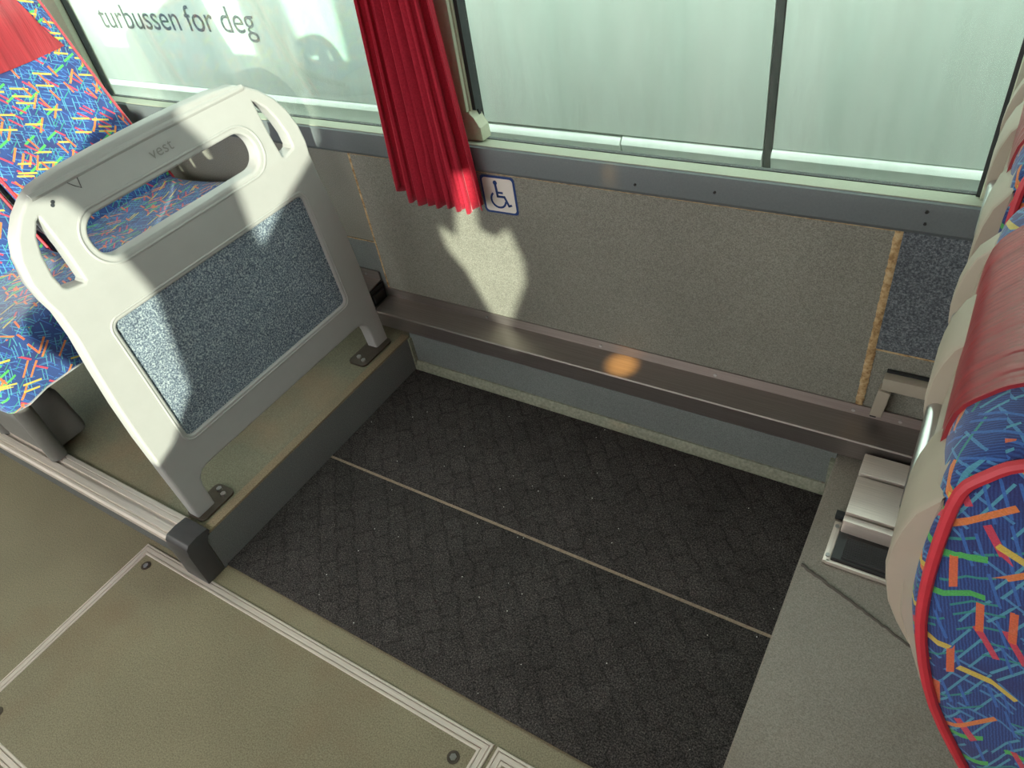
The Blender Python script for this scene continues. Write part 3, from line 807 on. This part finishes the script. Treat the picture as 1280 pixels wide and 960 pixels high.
# ================================================================== WHEELCHAIR SIGN
sg = empty('wheelchair_sign', (0.4175, PY, 0.64), 'square white sticker with blue border and blue wheelchair symbol', 'sign')
def flat_y(me, z_off):
    """mesh in XY -> on the wall (x, z), facing -y, with the sign's slight skew"""
    for v in me.vertices:
        a, b, c = v.co; v.co = (a + b * -0.01, -c - z_off, b + a * 0.02)
    me.flip_normals() if False else None
    return me
link_mesh('border', flat_y(filled([rounded_rect(0, 0, 0.0515, 0.0525, 0.010)], 0.0004, 0.0), 0.0008), 'blue', sg)
link_mesh('face', flat_y(filled([rounded_rect(0, 0, 0.0455, 0.0465, 0.009)], 0.0004, 0.0), 0.0014), 'white', sg)
def stroke(p, q, wd):
    p, q = Vector(p), Vector(q); d = (q - p).normalized(); n = Vector((-d.y, d.x)) * wd / 2
    return [p + n, p - n, q - n, q + n]
def wheel_arc():
    c = Vector((-0.004, -0.013)); outer_, inner_ = [], []
    for i in range(25):
        a = math.radians(128 + i / 24 * 222)
        outer_.append(c + Vector((math.cos(a), math.sin(a))) * 0.0245); inner_.append(c + Vector((math.cos(a), math.sin(a))) * 0.0190)
    return outer_ + inner_[::-1]
shapes = [[Vector((-0.0065 + 0.0062 * math.cos(i * math.pi / 8), 0.034 + 0.0062 * math.sin(i * math.pi / 8))) for i in range(16)],
          stroke((-0.0065, 0.030), (-0.0045, -0.006), 0.0068), stroke((-0.006, 0.0075), (0.0125, 0.0075), 0.0055), stroke((-0.0078, -0.0035), (0.0165, -0.0035), 0.0062),
          stroke((0.0145, -0.001), (0.0265, -0.030), 0.0062), stroke((0.0240, -0.0285), (0.0345, -0.0245), 0.0058), wheel_arc()]
bm = bmesh.new()
for s_ in shapes:
    tmp = filled([[(p.x, p.y) for p in s_]], 0.0003, 0.0); bm.from_mesh(tmp)
me = bpy.data.meshes.new('wheelchair_symbol'); bm.to_mesh(me); bm.free()
link_mesh('wheelchair_symbol', flat_y(me, 0.0020), 'blue', sg)

# ================================================================== COACH PARKED OUTSIDE
co = empty('parked_coach', (0, 1.6, -0.98), 'white coach parked alongside, seen through the windows', 'coach')
CY = 1.6
def body_panel(x0, x1, z0, z1, crease=None):
    pr = [(CY, z0), (CY, z1), (CY + 0.03, z1), (CY + 0.03, z0)]
    return prism('body_panel', 'paint', pr, x0, x1, 'X', co, 0.006)
body_panel(-0.755, 0.664, 0.098, 1.75)
body_panel(-4.0, -0.765, 0.13, 1.75)
body_panel(0.702, 4.2, 0.105, 1.75)
body_panel(-9.0, -4.01, 0.13, 1.75)
def lower_panel(x0, x1, zt):
    pr = [(CY + 0.006, zt), (CY - 0.010, zt - 0.012), (CY - 0.016, zt - 0.03), (CY - 0.006, zt - 0.055), (CY + 0.004, zt - 0.10), (CY + 0.02, zt - 0.5), (CY + 0.05, zt - 0.5), (CY + 0.05, zt)]
    return prism('lower_panel', 'paint', pr, x0, x1, 'X', co)
lower_panel(-0.755, 0.026, 0.085); lower_panel(0.034, 0.664, 0.090); lower_panel(0.702, 4.2, 0.103); lower_panel(-9, -0.765, 0.128)
box('gap_backing', 'rubber', -9, 4.2, CY + 0.031, CY + 0.9, -0.75, 1.75, co)
box('panel_gasket', 'rubber', 0.668, 0.698, CY + 0.002, CY + 0.03, -0.4, 1.75, co, 0.003)
box('upper_body', 'paint', -9, 4.2, CY + 0.04, CY + 2.4, 1.76, 2.3, co, 0.03)
me = text_mesh('turbussen for deg', 0.206, 0.0006, 0.0, 1.0)
letters('slogan_letter', me, 'ink', co, Matrix.Translation(Vector((-2.90, CY - 0.0012, 0.535)) - co.location) @ Matrix.Rotation(math.pi / 2, 4, 'X'))

# ================================================================== SUN MASKS (added, unseen sheets cut to shape the patches of sun)
def sun_mask(pts, label, dy=0.0):
    pts = [(a + SUN_K * dy, b - SUN_S * dy) for a, b in pts]
    t = empty('sun_mask', (sum(p[0] for p in pts) / len(pts), YB + 0.03 + dy, min(p[1] for p in pts)), label, 'curtain', 'added sun masks on the far window')
    me = filled([pts], 0.006, 0.0)
    for v in me.vertices:
        a, b, c = v.co; v.co = Vector((a, YB + 0.03 + dy + c + 0.008 * math.sin(a * 60), b)) - t.location
    link_mesh('cloth', me, 'curtain', t)
sun_mask([(1.27, 1.90), (1.29, 1.42), (1.381, 1.403), (1.414, 1.362), (1.459, 1.248), (1.472, 1.177), (1.452, 0.908), (1.362, 0.795), (1.313, 0.758), (1.28, 0.74), (1.70, 0.74), (1.755, 1.189), (1.746, 1.247), (1.748, 1.341), (1.693, 1.468), (1.666, 1.522), (1.60, 1.90)], 'added unseen sun mask on the far window behind the viewer')
sun_mask([(2.02, 1.9), (2.0, 1.40), (2.20, 1.29), (2.345, 1.20), (2.41, 1.165), (2.43, 1.24), (2.445, 1.38), (2.495, 1.38), (2.495, 1.2), (2.55, 1.185), (2.585, 1.222), (2.634, 1.13), (2.631, 1.06), (2.555, 0.906), (2.53, 0.80), (2.53, 0.74), (5.4, 0.74), (5.4, 1.9)], 'added unseen sun mask across the far window', 0.05)
sun_mask([(1.69, 0.74), (1.70, 1.10), (1.755, 1.189), (1.838, 1.272), (1.97, 1.385), (2.02, 1.43), (2.2, 1.31), (2.352, 1.211), (2.37, 1.116), (2.41, 1.043), (2.48, 0.917), (2.535, 0.80), (2.535, 0.74)], 'added unseen sun mask low on the far window', 0.10)
sun_mask([(1.0, 0.74), (0.86, 1.10), (0.80, 1.26), (0.908, 1.285), (0.988, 1.37), (1.05, 1.42), (1.16, 1.42), (1.24, 1.30), (1.25, 1.0), (1.25, 0.74)], 'added unseen sun mask above the far window sill')
# added spot lamp above the window, makes the orange glow on the duct
LP = Vector((0.70, 0.035, 1.86))
lamp = empty('glow_lamp', LP + Vector((0, 0, 0.19)), 'added warm spot lamp above the window bay for the glow on the duct', 'lamp')
cyl('housing', 'black', LP + Vector((0, 0, 0.03)), 0.028, 0.05, 'Z', lamp, 20)
cyl('stalk', 'black', LP + Vector((0, 0, 0.12)), 0.008, 0.14, 'Z', lamp, 10)
ld = bpy.data.lights.new('glow_beam', 'SPOT'); lo = bpy.data.objects.new('glow_beam', ld); COL.objects.link(lo)
ld.energy = 300; ld.color = (1.0, 0.50, 0.12); ld.spot_size = math.radians(3.8); ld.spot_blend = 1.0; ld.shadow_soft_size = 0.012
lo.parent = lamp; lo.location = Vector((0, 0, -0.19))
lo.rotation_euler = (Vector((0.755, 0.046, 0.208)) - LP).to_track_quat('-Z', 'Y').to_euler()
